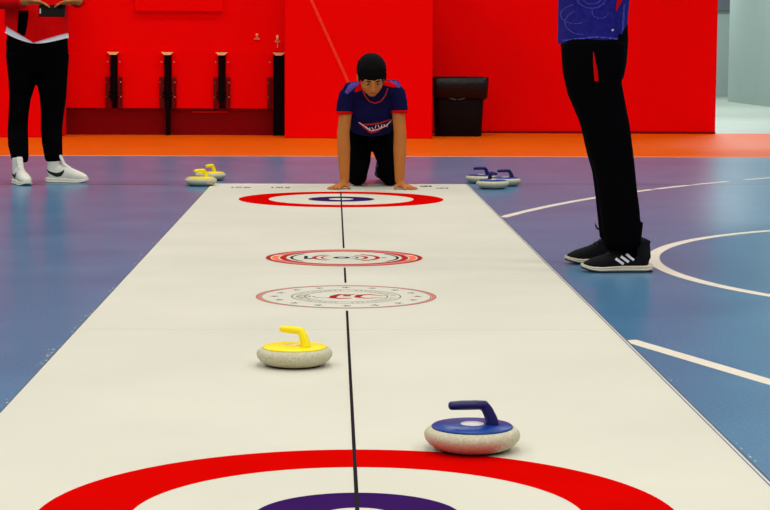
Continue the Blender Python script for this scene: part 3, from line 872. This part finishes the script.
# ------------------------------------------------------------------ kneeling boy
CX = 0.226
def boy():
    H, m3 = head_frame((CX - 0.005, 11.085, 0.660), (0.09, -0.85, -0.52), (0.02, -0.52, 0.85))
    s = 1.0
    shl = [V((CX - 0.138, 11.22, 0.575)), V((CX + 0.142, 11.22, 0.59))]
    han = [at(343, 180, 11.20), at(400, 180, 11.20)]
    elb = [V((CX - 0.168, 11.20, 0.33)), V((CX + 0.166, 11.20, 0.33))]
    wr = [V((CX - 0.160, 11.205, 0.050 + T)), V((CX + 0.165, 11.205, 0.050 + T))]
    hip = V((CX, 11.62, 0.43)); chest = V((CX, 11.27, 0.52)); neck = V((CX, 11.17, 0.615))
    knee = [at(357, 181, 11.40), at(391, 181, 11.42)]
    knee = [V((knee[0].x, 11.40, 0.062)), V((knee[1].x, 11.42, 0.062))]
    ank = [V((CX - 0.075, 11.80, 0.075)), V((CX + 0.085, 11.82, 0.075))]
    def torso(b, g):
        tube(b, [hip, hip.lerp(chest, 0.35), hip.lerp(chest, 0.7), chest + V((0, -0.01, 0.0)), V((CX, 11.215, 0.565))],
             [(0.135 * g, 0.105 * g), (0.130 * g, 0.098 * g), (0.138 * g, 0.098 * g), (0.145 * g, 0.085 * g), (0.120 * g, 0.058 * g)], side=(1, 0, 0), n=26)
        tube(b, [shl[0], V((CX, 11.20, 0.588)), shl[1]], [0.050 * g, 0.056 * g, 0.050 * g], side=(0, 1, 0))
    bm = bmesh.new()
    torso(bm, 0.86)
    add_head(bm, H, m3, s)
    tube(bm, [V((CX, 11.215, 0.585)), neck, H(0, -0.02, -0.03)], [0.055, 0.050, 0.050])
    for i, q in enumerate((-1, 1)):
        tube(bm, [shl[i], shl[i].lerp(elb[i], 0.5), elb[i], elb[i].lerp(wr[i], 0.35), wr[i] + V((0, 0, 0.02)), wr[i]],
             [0.036, 0.037, 0.037, 0.039, 0.029, 0.027])
        tube(bm, [wr[i] + V((0, 0, 0.03)), wr[i], V((wr[i].x + q * 0.006, wr[i].y - 0.012, 0.03 + T))], [0.028, 0.028, 0.022])
        add_hand(bm, V((wr[i].x + q * 0.004, wr[i].y - 0.006, 0.026 + T)), V((q * 0.52, -0.85, -0.13)), V((0, 0, -1)), V((-q * 0.85, -0.52, 0)) , s=0.92, curl=4, spread=11, thumb_out=62)
        # hips, thighs, shins inside the trousers
        tube(bm, [hip + V((q * 0.07, 0, 0)), knee[i].lerp(hip, 0.5) + V((q * 0.03, 0, 0)), knee[i]], [0.075, 0.068, 0.052])
        tube(bm, [knee[i], knee[i].lerp(ank[i], 0.5), ank[i]], [0.048, 0.045, 0.034])
        tube(bm, [ank[i], ank[i] + V((0, 0.05, -0.02))], [0.03, 0.03])
    body = fused('person', bm, [M['skin']], None, voxel=0.0045, smooth=3, clamp=lambda co: T + 0.0015)
    # re-centre on its base
    face_parts(body, H, m3, s)
    add_hair(body, H, m3, s * 1.03, fringe=0.028)
    # t-shirt
    bm = bmesh.new(); torso(bm, 1.04)
    for i, q in enumerate((-1, 1)):
        a = shl[i]; e2 = a.lerp(elb[i], 0.50)
        tube(bm, [a + V((-q * 0.03, 0, 0.004)), a.lerp(e2, 0.25) + V((q * 0.004, 0, 0)), a.lerp(e2, 0.6) + V((q * 0.008, 0, 0)), e2 + V((q * 0.008, 0, 0))], [0.052, 0.053, 0.052, 0.051], cap=0.3)
    # the loose front of the shirt hanging down to the thighs
    tube(bm, [V((CX, 11.225, 0.54)), V((CX - 0.002, 11.245, 0.44)), V((CX - 0.004, 11.30, 0.345))], [(0.130, 0.05), (0.124, 0.062), (0.122, 0.07)], side=(1, 0, 0), n=24, cap=0.3)
    shirt = fused('t_shirt', bm, M['navy_cloth'], body, voxel=0.0055, smooth=3)
    tr = bvh(shirt)
    Dn = V((0, 1, 0)); U = V((1, 0, 0)); W = V((0, 0, 1))
    def p2(px_, py_): 
        p = at(px_, py_, 11.20); return (p.x, p.z)
    O = V((0, 10.5, 0))
    bm = bmesh.new()
    decal(bm, tr, [p2(358, 122), p2(364, 127), p2(371, 132.5), p2(377, 131), p2(386, 125.5), p2(392, 121), p2(394, 116)], [0.004, 0.011, 0.012, 0.013, 0.011, 0.009, 0.004], O, U, W, Dn, off=0.003)
    decal(bm, tr, [p2(362, 124.5), p2(371, 124.5), p2(381, 123), p2(391, 119.5)], [0.006, 0.010, 0.010, 0.006], O, U, W, Dn, off=0.002)
    obj('chest_print', bm, M['print_red2'], shirt)['label'] = 'red lettering band on the chest'
    bm = bmesh.new()
    decal(bm, tr, [p2(359, 122.5), p2(367, 128), p2(372, 131), p2(378, 129.5), p2(386, 126), p2(392, 120.5), p2(393.5, 116.5)], 0.0045, O, U, W, Dn, off=0.0045)
    for k in range(8):
        x = 366 + 3.0 * k; y = 128.0 - 0.35 * k + (1.5 if k in (1, 2) else 0)
        decal(bm, tr, [p2(x, y + 1.7), p2(x + 1.0, y - 1.5)] if k % 2 else [p2(x, y - 1.5), p2(x + 1.4, y + 1.2)], 0.0045, O, U, W, Dn, off=0.0045, step=0.004, cols=2)
    obj('chest_print', bm, M['print_white'], shirt)['label'] = 'white lettering and outline on the chest'
    # violet shoulder yokes, red neck area, neckband and cuffs
    bm = bmesh.new()
    decal(bm, tr, [p2(346, 93), p2(350, 88), p2(355, 83.5), p2(359, 80)], [0.02, 0.036, 0.034, 0.02], O, U, W, Dn, off=0.002)
    obj('shoulder_pattern', bm, M['violet_cloth'], shirt)['label'] = 'violet patterned shoulder panel'
    bm = bmesh.new()
    decal(bm, tr, [p2(388, 77), p2(393, 79.5), p2(397, 84), p2(400, 87)], [0.03, 0.034, 0.036, 0.02], O, U, W, Dn, off=0.002)
    obj('shoulder_pattern', bm, M['violet_cloth'], shirt)['label'] = 'violet patterned shoulder panel'
    bm = bmesh.new()
    decal(bm, tr, [p2(355, 91.5), p2(360, 87), p2(364, 84)], [0.012, 0.042, 0.05], O, U, W, Dn, off=0.0035)
    obj('neck_panel', bm, M['red_cloth'], shirt)['label'] = 'red panel beside the neck'
    bm = bmesh.new()
    decal(bm, tr, [p2(396.5, 86.5), p2(390, 84), p2(384, 81)], [0.010, 0.032, 0.05], O, U, W, Dn, off=0.0035)
    obj('neck_panel', bm, M['red_cloth'], shirt)['label'] = 'red panel beside the neck'
    bm = bmesh.new()
    decal(bm, tr, [p2(362, 88), p2(364.5, 95), p2(369, 101), p2(375, 103.2), p2(381, 101), p2(385.5, 95), p2(387.5, 88)], 0.0075, O, U, W, Dn, off=0.004)
    obj('neckband', bm, M['print_red2'], shirt)['label'] = 'red neckband'
    for q, pts in ((0, [p2(354.5, 80.5), p2(359, 79)]), (1, [p2(388, 74), p2(393, 76)])):
        bm = bmesh.new()
        decal(bm, tr, pts, 0.010, O, U, W, Dn, off=0.006)
        obj('white_piping', bm, M['print_white'], shirt)
    for i, q in enumerate((-1, 1)):
        bm = bmesh.new()
        e2 = shl[i].lerp(elb[i], 0.50) + V((q * 0.008, 0, 0))
        tube(bm, [e2 + V((0, 0, 0.004)), e2 + V((0, 0, -0.012))], [0.0505, 0.049], n=28, cap=0.03)
        obj('sleeve_cuff', bm, M['red_cloth'], shirt, smooth=True)['label'] = 'red sleeve cuff'
    # trousers
    bm = bmesh.new()
    tube(bm, [hip + V((0, 0.05, 0)), hip + V((0, -0.12, -0.04)), hip + V((0, -0.25, -0.04))], [(0.145, 0.115), (0.138, 0.11), (0.125, 0.08)], side=(1, 0, 0), n=24)
    for i, q in enumerate((-1, 1)):
        tube(bm, [hip + V((q * 0.062, -0.02, -0.03)), V((CX + q * 0.076, 11.50, 0.26)), V((knee[i].x - q * 0.004, 11.43, 0.15)), knee[i] + V((-q * 0.002, -0.02, 0.012))], [0.088, 0.082, 0.078, 0.060], n=20)
        tube(bm, [knee[i] + V((0, 0, 0.004)), knee[i].lerp(ank[i], 0.5), ank[i]], [0.062, 0.060, 0.046], n=18)
    fused('trousers', bm, M['black_cloth'], body, voxel=0.0065, smooth=3, clamp=lambda co: T + 0.001)
    # shoes, toes tucked on the ground behind the knees
    for i, q in enumerate((-1, 1)):
        bm = bmesh.new()
        a = ank[i] + V((-q * 0.012, 0, 0))
        tube(bm, [a + V((0, -0.01, 0.01)), a + V((0, 0.055, -0.01)), a + V((0, 0.13, -0.032)), a + V((0, 0.19, -0.042))], [(0.036, 0.042), (0.038, 0.040), (0.042, 0.032), (0.030, 0.02)], side=(1, 0, 0), n=18)
        sh = fused('shoe', bm, M['shoe_grey'], body, voxel=0.005, smooth=3, clamp=lambda co: 0.001)
        sh['label'] = 'grey shoe behind the knees'
        bm = bmesh.new()
        tube(bm, [a + V((0, -0.032, 0.052)), a + V((0, 0.05, 0.034)), a + V((0, 0.14, 0.0)), a + V((0, 0.195, -0.03))], [(0.030, 0.008), (0.032, 0.008), (0.036, 0.008), (0.026, 0.008)], side=(1, 0, 0), n=16)
        obj('sole', bm, M['rubber'], sh, smooth=True)
    tag(body, 'boy in navy t-shirt and black trousers kneeling on the mat, both hands flat on it', 'person')
    return body
boy()


# ------------------------------------------------------------------ standing person on the left, holding a phone
def left_person():
    Y0 = 11.72
    P = lambda px_, py_, dy=0.0: at(px_, py_, Y0 + dy)
    c = P(37, 40)                       # waist centre
    cx = c.x
    a1, a2 = P(22.5, 162, -0.02), P(54.5, 160, 0.05)
    H, m3 = head_frame((cx + 0.01, Y0 - 0.06, 1.60), (0.15, -0.85, -0.5), (0.05, -0.5, 0.85))
    s = 1.0
    sh = [V((cx - 0.17, Y0, 1.36)), V((cx + 0.17, Y0, 1.36))]
    el = [V((cx - 0.245, Y0 - 0.03, 1.10)), V((cx + 0.25, Y0 - 0.03, 1.12))]
    ph = P(52.0, 10.8, -0.36)           # phone centre
    wr = [ph + V((-0.145, 0.03, 0.058)), ph + V((0.150, 0.03, 0.060))]
    legs = [
        [(P(23, 55), 0.104), (P(22.5, 80), 0.086), (P(20.0, 98), 0.066), (P(18.5, 115), 0.061), (P(17.8, 130), 0.062), (P(18.2, 144, -0.09), 0.062), (P(20, 158, -0.15), 0.052)],
        [(P(51.5, 55, 0.02), 0.108), (P(52.0, 80, 0.03), 0.094), (P(53, 98, 0.04), 0.081), (P(52.3, 115, 0.05), 0.070), (P(51.5, 130, 0.05), 0.066), (P(52.3, 144, 0.0), 0.062), (P(53.5, 157, -0.02), 0.055)]]
    F1, F2 = V((P(19, 172).x - 0.002, 11.60, 0)), V((P(48, 172).x - 0.008, 11.70, 0))
    A1, A2 = F1 + V((0.022, -0.045, 0)), F2 + V((0.050, -0.008, 0))
    bm = bmesh.new()
    add_head(bm, H, m3, s)
    tube(bm, [V((cx, Y0 + 0.01, 1.38)), V((cx, Y0 - 0.01, 1.47)), H(0, -0.02, -0.03)], [0.062, 0.054, 0.052])
    tube(bm, [V((cx, Y0, 0.86)), V((cx, Y0, 1.0)), V((cx, Y0, 1.2)), V((cx, Y0, 1.36))], [(0.150, 0.10), (0.138, 0.095), (0.155, 0.10), (0.15, 0.07)], n=24)
    for i, q in enumerate((-1, 1)):
        tube(bm, [V((cx, Y0, 1.37)), sh[i], sh[i].lerp(el[i], 0.5), el[i], el[i].lerp(wr[i], 0.4), wr[i]], [0.05, 0.05, 0.043, 0.038, 0.036, 0.026])
        add_hand(bm, wr[i], V((-q * 0.95, -0.15, -0.12)), V((0, -0.2, -1)), V((0, -1, 0.2)), s=0.92, curl=12, spread=5, thumb_out=45)
        L = legs[i]
        tube(bm, [V((cx + q * 0.08, Y0, 0.86))] + [p for p, r in L[:-1]] + [(A1, A2)[i] + V((0, 0, 0.15)), (A1, A2)[i] + V((0, 0, 0.06))], [0.09] + [r * 0.78 for p, r in L[:-1]] + [0.026, 0.022])
    body = fused('person', bm, M['skin'], None, voxel=0.006, smooth=3)
    face_parts(body, H, m3, s)
    add_hair(body, H, m3, s, fringe=0.06)
    # joggers
    bm = bmesh.new()
    tube(bm, [V((cx, Y0, 0.915)), V((cx, Y0, 0.86)), V((cx, Y0 + 0.01, 0.76)), V((cx, Y0 + 0.01, 0.68))], [(0.178, 0.125), (0.188, 0.128), (0.190, 0.128), (0.160, 0.105)], n=26, cap=0.3)
    for L in legs:
        tube(bm, [p for p, r in L], [(r, r * 1.02) for p, r in L], n=22, cap=0.3)
        p = L[-1][0]; tube(bm, [p + V((0, 0, 0.012)), p + V((0, 0, -0.02))], [L[-1][1] * 0.98, L[-1][1] * 0.92], n=20, cap=0.2)
    fused('joggers', bm, M['black_cloth'], body, voxel=0.0065, smooth=3)
    # white shirt hem and red jacket
    def hem_w(co):
        x = (co.x - cx) / 0.19
        z = 0.845 + (0.062 * max(0, -x + 0.05) ** 1.5 if x < 0.05 else 0.042 * max(0, x - 0.1) ** 1.6)
        return z
    def hem_j(co):
        x = (co.x - cx) / 0.19
        return 0.850 + (0.108 * abs(x) ** 0.95 if x < 0 else 0.060 * x ** 1.0)
    bm = bmesh.new()
    tube(bm, [V((cx, Y0, 0.78)), V((cx, Y0, 0.9)), V((cx, Y0, 1.02)), V((cx, Y0, 1.3))], [(0.196, 0.138), (0.192, 0.135), (0.17, 0.12), (0.15, 0.10)], n=28, cap=0.1)
    fused('white_undershirt', bm, M['white_cloth'], body, voxel=0.006, smooth=2, clamp=hem_w)['label'] = 'white undershirt hem showing below the jacket'
    bm = bmesh.new()
    tube(bm, [V((cx, Y0, 0.78)), V((cx, Y0, 0.9)), V((cx, Y0, 1.05)), V((cx, Y0, 1.22)), V((cx, Y0, 1.36))], [(0.203, 0.147), (0.200, 0.145), (0.192, 0.14), (0.190, 0.132), (0.16, 0.09)], n=30, cap=0.3)
    for i, q in enumerate((-1, 1)):
        tube(bm, [V((cx, Y0, 1.37)), sh[i], sh[i].lerp(el[i], 0.5), el[i], el[i].lerp(wr[i], 0.45), el[i].lerp(wr[i], 0.86)], [0.065, 0.068, 0.062, 0.056, 0.052, 0.042], n=20, cap=0.3)
    tube(bm, [V((cx, Y0 + 0.01, 1.38)), V((cx, Y0, 1.45))], [0.08, 0.07], cap=0.2)
    jk = fused('jacket', bm, M['red_jacket'], body, voxel=0.0065, smooth=3, clamp=hem_j)
    jk['label'] = 'red zip jacket'
    tr = bvh(jk)
    O = V((0, Y0 - 1.2, 0)); U = V((1, 0, 0)); W = V((0, 0, 1)); Dn = V((0, 1, 0))
    def p2(px_, py_): 
        p = at(px_, py_, Y0 - 0.13); return (p.x, p.z)
    bm = bmesh.new()
    decal(bm, tr, [p2(23.5, 10.5), p2(23.5, 15), p2(22.5, 25), p2(21, 36)], [0.062, 0.062, 0.060, 0.05], O, U, W, Dn, off=0.002)
    obj('jacket_stripe', bm, M['black_cloth'], jk)['label'] = 'black vertical stripe'
    # sneakers
    add_shoe(body, (F1.x, F1.y, 0.0), -64, 0.255, M['shoe_white'], M['shoe_sole_white'], high=0.120, collar=0.034, label='off-white high-top sneaker pointing forward', lace_m=M['shoe_white'], mark='swoosh', side=-1, outsole=False)
    add_shoe(body, (F2.x, F2.y, 0.0), -9, 0.265, M['shoe_white'], M['shoe_sole_white'], high=0.120, collar=0.034, label='off-white high-top sneaker pointing sideways', lace_m=M['shoe_white'], mark='swoosh', side=-1, outsole=False)
    tag(body, 'person in red jacket, black joggers and white high-top sneakers standing and holding a phone', 'person')
    # phone
    e = tag(empty('mobile_phone', ph), 'dark phone held sideways by the person in the red jacket', 'phone')
    e.rotation_euler = (math.radians(-20), 0, 0)
    bm = bmesh.new(); box(bm, (-0.078, -0.0045, -0.038), (0.078, 0.0045, 0.038)); obj('phone_case', bm, M['phone'], e, bevel=0.004)
    bm = bmesh.new(); box(bm, (-0.072, -0.0068, -0.020), (-0.064, -0.0046, 0.012)); obj('camera_lens', bm, M['phone_lens'], e, bevel=0.001)
left_person()


# ------------------------------------------------------------------ standing person on the right
def right_person():
    Y0 = 7.10
    P = lambda px_, py_, dy=0.0: at(px_, py_, Y0 + dy)
    k = Y0 / F_PX
    near = [(593.5, 46, 32), (593.5, 60, 31.5), (593.5, 72, 30.5), (594.5, 88, 27.5), (602, 112, 24.5), (606.5, 130, 23.5), (610.5, 150, 22), (615, 170, 19.8), (617.5, 193, 19.5), (620, 212, 19.5), (622, 232, 19), (623, 246, 18.2)]
    far = [(593, 46, 31), (593, 66, 29.5), (593, 88, 26), (600, 112, 22), (603, 130, 21), (606, 150, 19.5), (609, 170, 17), (611, 193, 16), (612.5, 212, 15.5), (614.5, 236, 15)]
    nl = [(P(x, y, -0.075 - 0.085 * (y - 46) / 195), r * k) for x, y, r in near]
    fl = [(P(x, y, 0.12), r * k * 1.02) for x, y, r in far]
    hx = P(594, 50).x
    H, m3 = head_frame((hx - 0.03, Y0 + 0.02, 1.585), (-0.98, 0.1, -0.22), (-0.2, 0, 0.98))
    s = 1.0
    sh = [V((hx - 0.005, Y0 - 0.19, 1.36)), V((hx - 0.005, Y0 + 0.20, 1.36))]
    el = [V((hx + 0.015, Y0 - 0.235, 1.11)), V((hx + 0.015, Y0 + 0.245, 1.11))]
    wr = [V((hx - 0.17, Y0 - 0.07, 1.15)), V((hx - 0.17, Y0 + 0.09, 1.13))]
    bm = bmesh.new()
    add_head(bm, H, m3, s)
    tube(bm, [V((hx, Y0, 1.38)), V((hx - 0.005, Y0, 1.47)), H(0, -0.02, -0.03)], [0.062, 0.054, 0.052])
    tube(bm, [V((hx, Y0, 0.84)), V((hx, Y0, 1.0)), V((hx, Y0, 1.2)), V((hx, Y0, 1.36))], [(0.10, 0.13), (0.10, 0.135), (0.105, 0.15), (0.075, 0.15)], n=24)
    for i, q in enumerate((-1, 1)):
        tube(bm, [V((hx, Y0, 1.37)), sh[i], sh[i].lerp(el[i], 0.5), el[i], el[i].lerp(wr[i], 0.4), wr[i]], [0.05, 0.05, 0.043, 0.038, 0.036, 0.026], side=(0, 1, 0))
        add_hand(bm, wr[i], V((-0.7, -q * 0.6, 0.0)), V((0.3, -q * 0.6, 0.0)), V((0, 0, 1)), s=0.95, curl=22, spread=3, thumb_out=40)
        L = (nl, fl)[i]
        ax, ay = ((1.100, 6.945), (1.088, 7.235))[i]
        tube(bm, [p for p, r in L[:-2]] + [V((ax, ay, 0.125)), V((ax, ay, 0.06))], [min(r * 0.8, 0.085) for p, r in L[:-2]] + [0.027, 0.024], side=(0, 1, 0))
    body = fused('person', bm, M['skin'], None, voxel=0.006, smooth=3)
    face_parts(body, H, m3, s)
    add_hair(body, H, m3, s, fringe=0.06)
    bm = bmesh.new()
    w = 32.6 * k
    tube(bm, [V((hx, Y0, 0.92)), V((hx, Y0, 0.85)), V((hx + 0.003, Y0 + 0.01, 0.77)), V((hx + 0.002, Y0 + 0.01, 0.71))], [(w, 0.17), (w * 1.03, 0.18), (w * 0.98, 0.185), (w * 0.9, 0.16)], n=26, cap=0.3)
    for L in (nl, fl):
        tube(bm, [p for p, r in L], [(r, r) for p, r in L], n=22, cap=0.3)
    pants = fused('trousers', bm, M['black_cloth'], body, voxel=0.006, smooth=3)
    tr = bvh(pants)
    O = V((0, Y0 - 1.2, 0)); U = V((1, 0, 0)); W = V((0, 0, 1)); Dn = V((0, 1, 0))
    def p2(px_, py_): 
        p = at(px_, py_, Y0 - 0.16); return (p.x, p.z)
    bm = bmesh.new()
    decal(bm, tr, [p2(592.0, 52), p2(593, 62), p2(594.3, 72), p2(595.2, 81)], [0.002, 0.009, 0.015, 0.014], O, U, W, Dn, off=0.002)
    obj('pocket_slit', bm, M['red_cloth'], pants)['label'] = 'narrow red slit on the thigh'
    # jersey
    bm = bmesh.new()
    tube(bm, [V((hx - 0.008, Y0, 0.78)), V((hx - 0.008, Y0, 0.88)), V((hx - 0.004, Y0, 1.0)), V((hx + 0.005, Y0, 1.2)), V((hx, Y0, 1.36))],
         [(0.126, 0.185), (0.127, 0.185), (0.131, 0.19), (0.135, 0.19), (0.09, 0.19)], n=32, cap=0.3)
    for i, q in enumerate((-1, 1)):
        e2 = sh[i].lerp(el[i], 0.7)
        tube(bm, [V((hx, Y0, 1.37)), sh[i], sh[i].lerp(e2, 0.5), e2], [0.062, 0.068, 0.066, 0.066], n=20, cap=0.1, side=(0, 1, 0))
    tube(bm, [V((hx, Y0, 1.38)), V((hx - 0.002, Y0, 1.42))], [0.075, 0.066], cap=0.2)
    z0 = at(595, 39.5, Y0 - 0.19).z
    jr = fused('jersey', bm, M['blue_cloth'], body, voxel=0.006, smooth=3, clamp=lambda co: z0 - 0.012 * abs((co.x - hx) / 0.13) ** 1.5 - 0.004 * math.sin(co.x * 40))
    jr['label'] = 'blue violet patterned jersey'
    tr = bvh(jr)
    def p2(px_, py_): 
        p = at(px_, py_, Y0 - 0.18); return (p.x, p.z)
    bm = bmesh.new()
    def arc2(cx_, cy_, r_, a0, a1, w_):
        decal(bm, tr, [p2(cx_ + r_ * math.cos(math.radians(a)), cy_ + r_ * 0.8 * math.sin(math.radians(a))) for a in range(a0, a1 + 1, 10)], w_, O, U, W, Dn, off=0.0015, cols=2)
    arc2(592, -3, 14, 10, 170, 0.004); arc2(592, -3, 9, 10, 170, 0.003); arc2(577, 14, 12, 60, 260, 0.003); arc2(584, 22, 16, 90, 240, 0.003); arc2(600, 12, 8, 0, 200, 0.0025)
    decal(bm, tr, [p2(561, 0), p2(564, 10), p2(560, 22), p2(562, 36)], 0.006, O, U, W, Dn, off=0.0015, cols=2)
    decal(bm, tr, [p2(626.5, 4), p2(625.5, 20), p2(625, 38)], 0.010, O, U, W, Dn, off=0.0015, cols=2)
    decal(bm, tr, [p2(562, 41), p2(575, 39.2), p2(595, 37), p2(612, 38.2), p2(625, 39.5)], 0.006, O, U, W, Dn, off=0.0015, cols=2)
    obj('jersey_pattern', bm, M['blue_light'], jr)['label'] = 'paler blue swirls and hem'
    bm = bmesh.new(); decal(bm, tr, [p2(622, -10), p2(620.5, 0), p2(618.5, 5), p2(616.8, 11)], [0.03, 0.022, 0.013, 0.002], O, U, W, Dn, off=0.002)
    obj('jersey_stripe', bm, M['red_cloth'], jr)['label'] = 'red wedge stripe'
    bm = bmesh.new(); decal(bm, tr, [p2(612.0, 30.5), p2(614.2, 29.5)], 0.006, O, U, W, Dn, off=0.002, step=0.003)
    obj('jersey_dot', bm, M['print_white'], jr)['label'] = 'small white dot'
    for ax, ay in ((1.100, 6.945), (1.088, 7.235)):
        bm = bmesh.new(); tube(bm, [(ax, ay, 0.18), (ax, ay, 0.12), (ax, ay, 0.05)], [0.040, 0.035, 0.032], n=24, cap=0.3)
        obj('sock', bm, M['black_cloth'], body, smooth=True)
    # trainers
    add_shoe(body, (1.176, 6.945, 0), 180.5, 0.262, M['shoe_black'], M['shoe_sole_cream'], high=0.098, collar=0.02, label='black trainer with three white stripes and cream sole', mark='stripes', side=1)
    add_shoe(body, (1.154, 7.235, 0), 180 + 5, 0.268, M['shoe_black'], M['shoe_sole_cream'], high=0.098, collar=0.02, label='black trainer on the far foot', mark=None, side=1)
    # lace loop standing up at the ankle
    bm = bmesh.new()
    q = [P(x, y, 0.05) for x, y in ((600, 231), (597, 227), (595, 223), (596, 228), (599, 230))]
    tube(bm, q, [0.002] * 5, n=6)
    obj('lace_loop', bm, M['lace'], body, smooth=True)
    tag(body, 'person in blue violet jersey, black trousers and striped black trainers standing right of the mat', 'person')
right_person()

# ------------------------------------------------------------------ light
def area(name, loc, size, power, col=(1, 1, 1), rot=(0, 0, 0)):
    l = bpy.data.lights.new(name, 'AREA'); l.shape = 'RECTANGLE'; l.size, l.size_y = size; l.energy = power; l.color = col
    o = bpy.data.objects.new(name, l); COL.objects.link(o); o.location = loc; o.rotation_euler = rot
    return o
warm = (1.0, 0.97, 0.90)
for x in (-4.5, 0.2, 4.5):
    for y in (-2.5, 1.8, 6.5, 11.5, 15.8):  # row behind the camera is added fill for surfaces facing the camera
        area('ceiling_and_fill_lamp', (x, y, 6.0), (1.8, 0.9), 100 if y < 2 else 82, warm)
for y in (22.0, 27.5, 33.0):
    area('corridor_lamp', (5.2, y, 4.0), (1.6, 1.0), 165, (0.93, 1.0, 1.0))
w = bpy.data.worlds.new('world'); scene.world = w; w.use_nodes = True
w.node_tree.nodes['Background'].inputs[0].default_value = (0.90, 0.95, 1.0, 1)
w.node_tree.nodes['Background'].inputs[1].default_value = 0.36
scene.view_settings.view_transform = 'Standard'
scene.view_settings.look = 'None'
scene.view_settings.exposure = 0.0
scene.view_settings.gamma = 1.0
scene.view_settings.use_curve_mapping = False
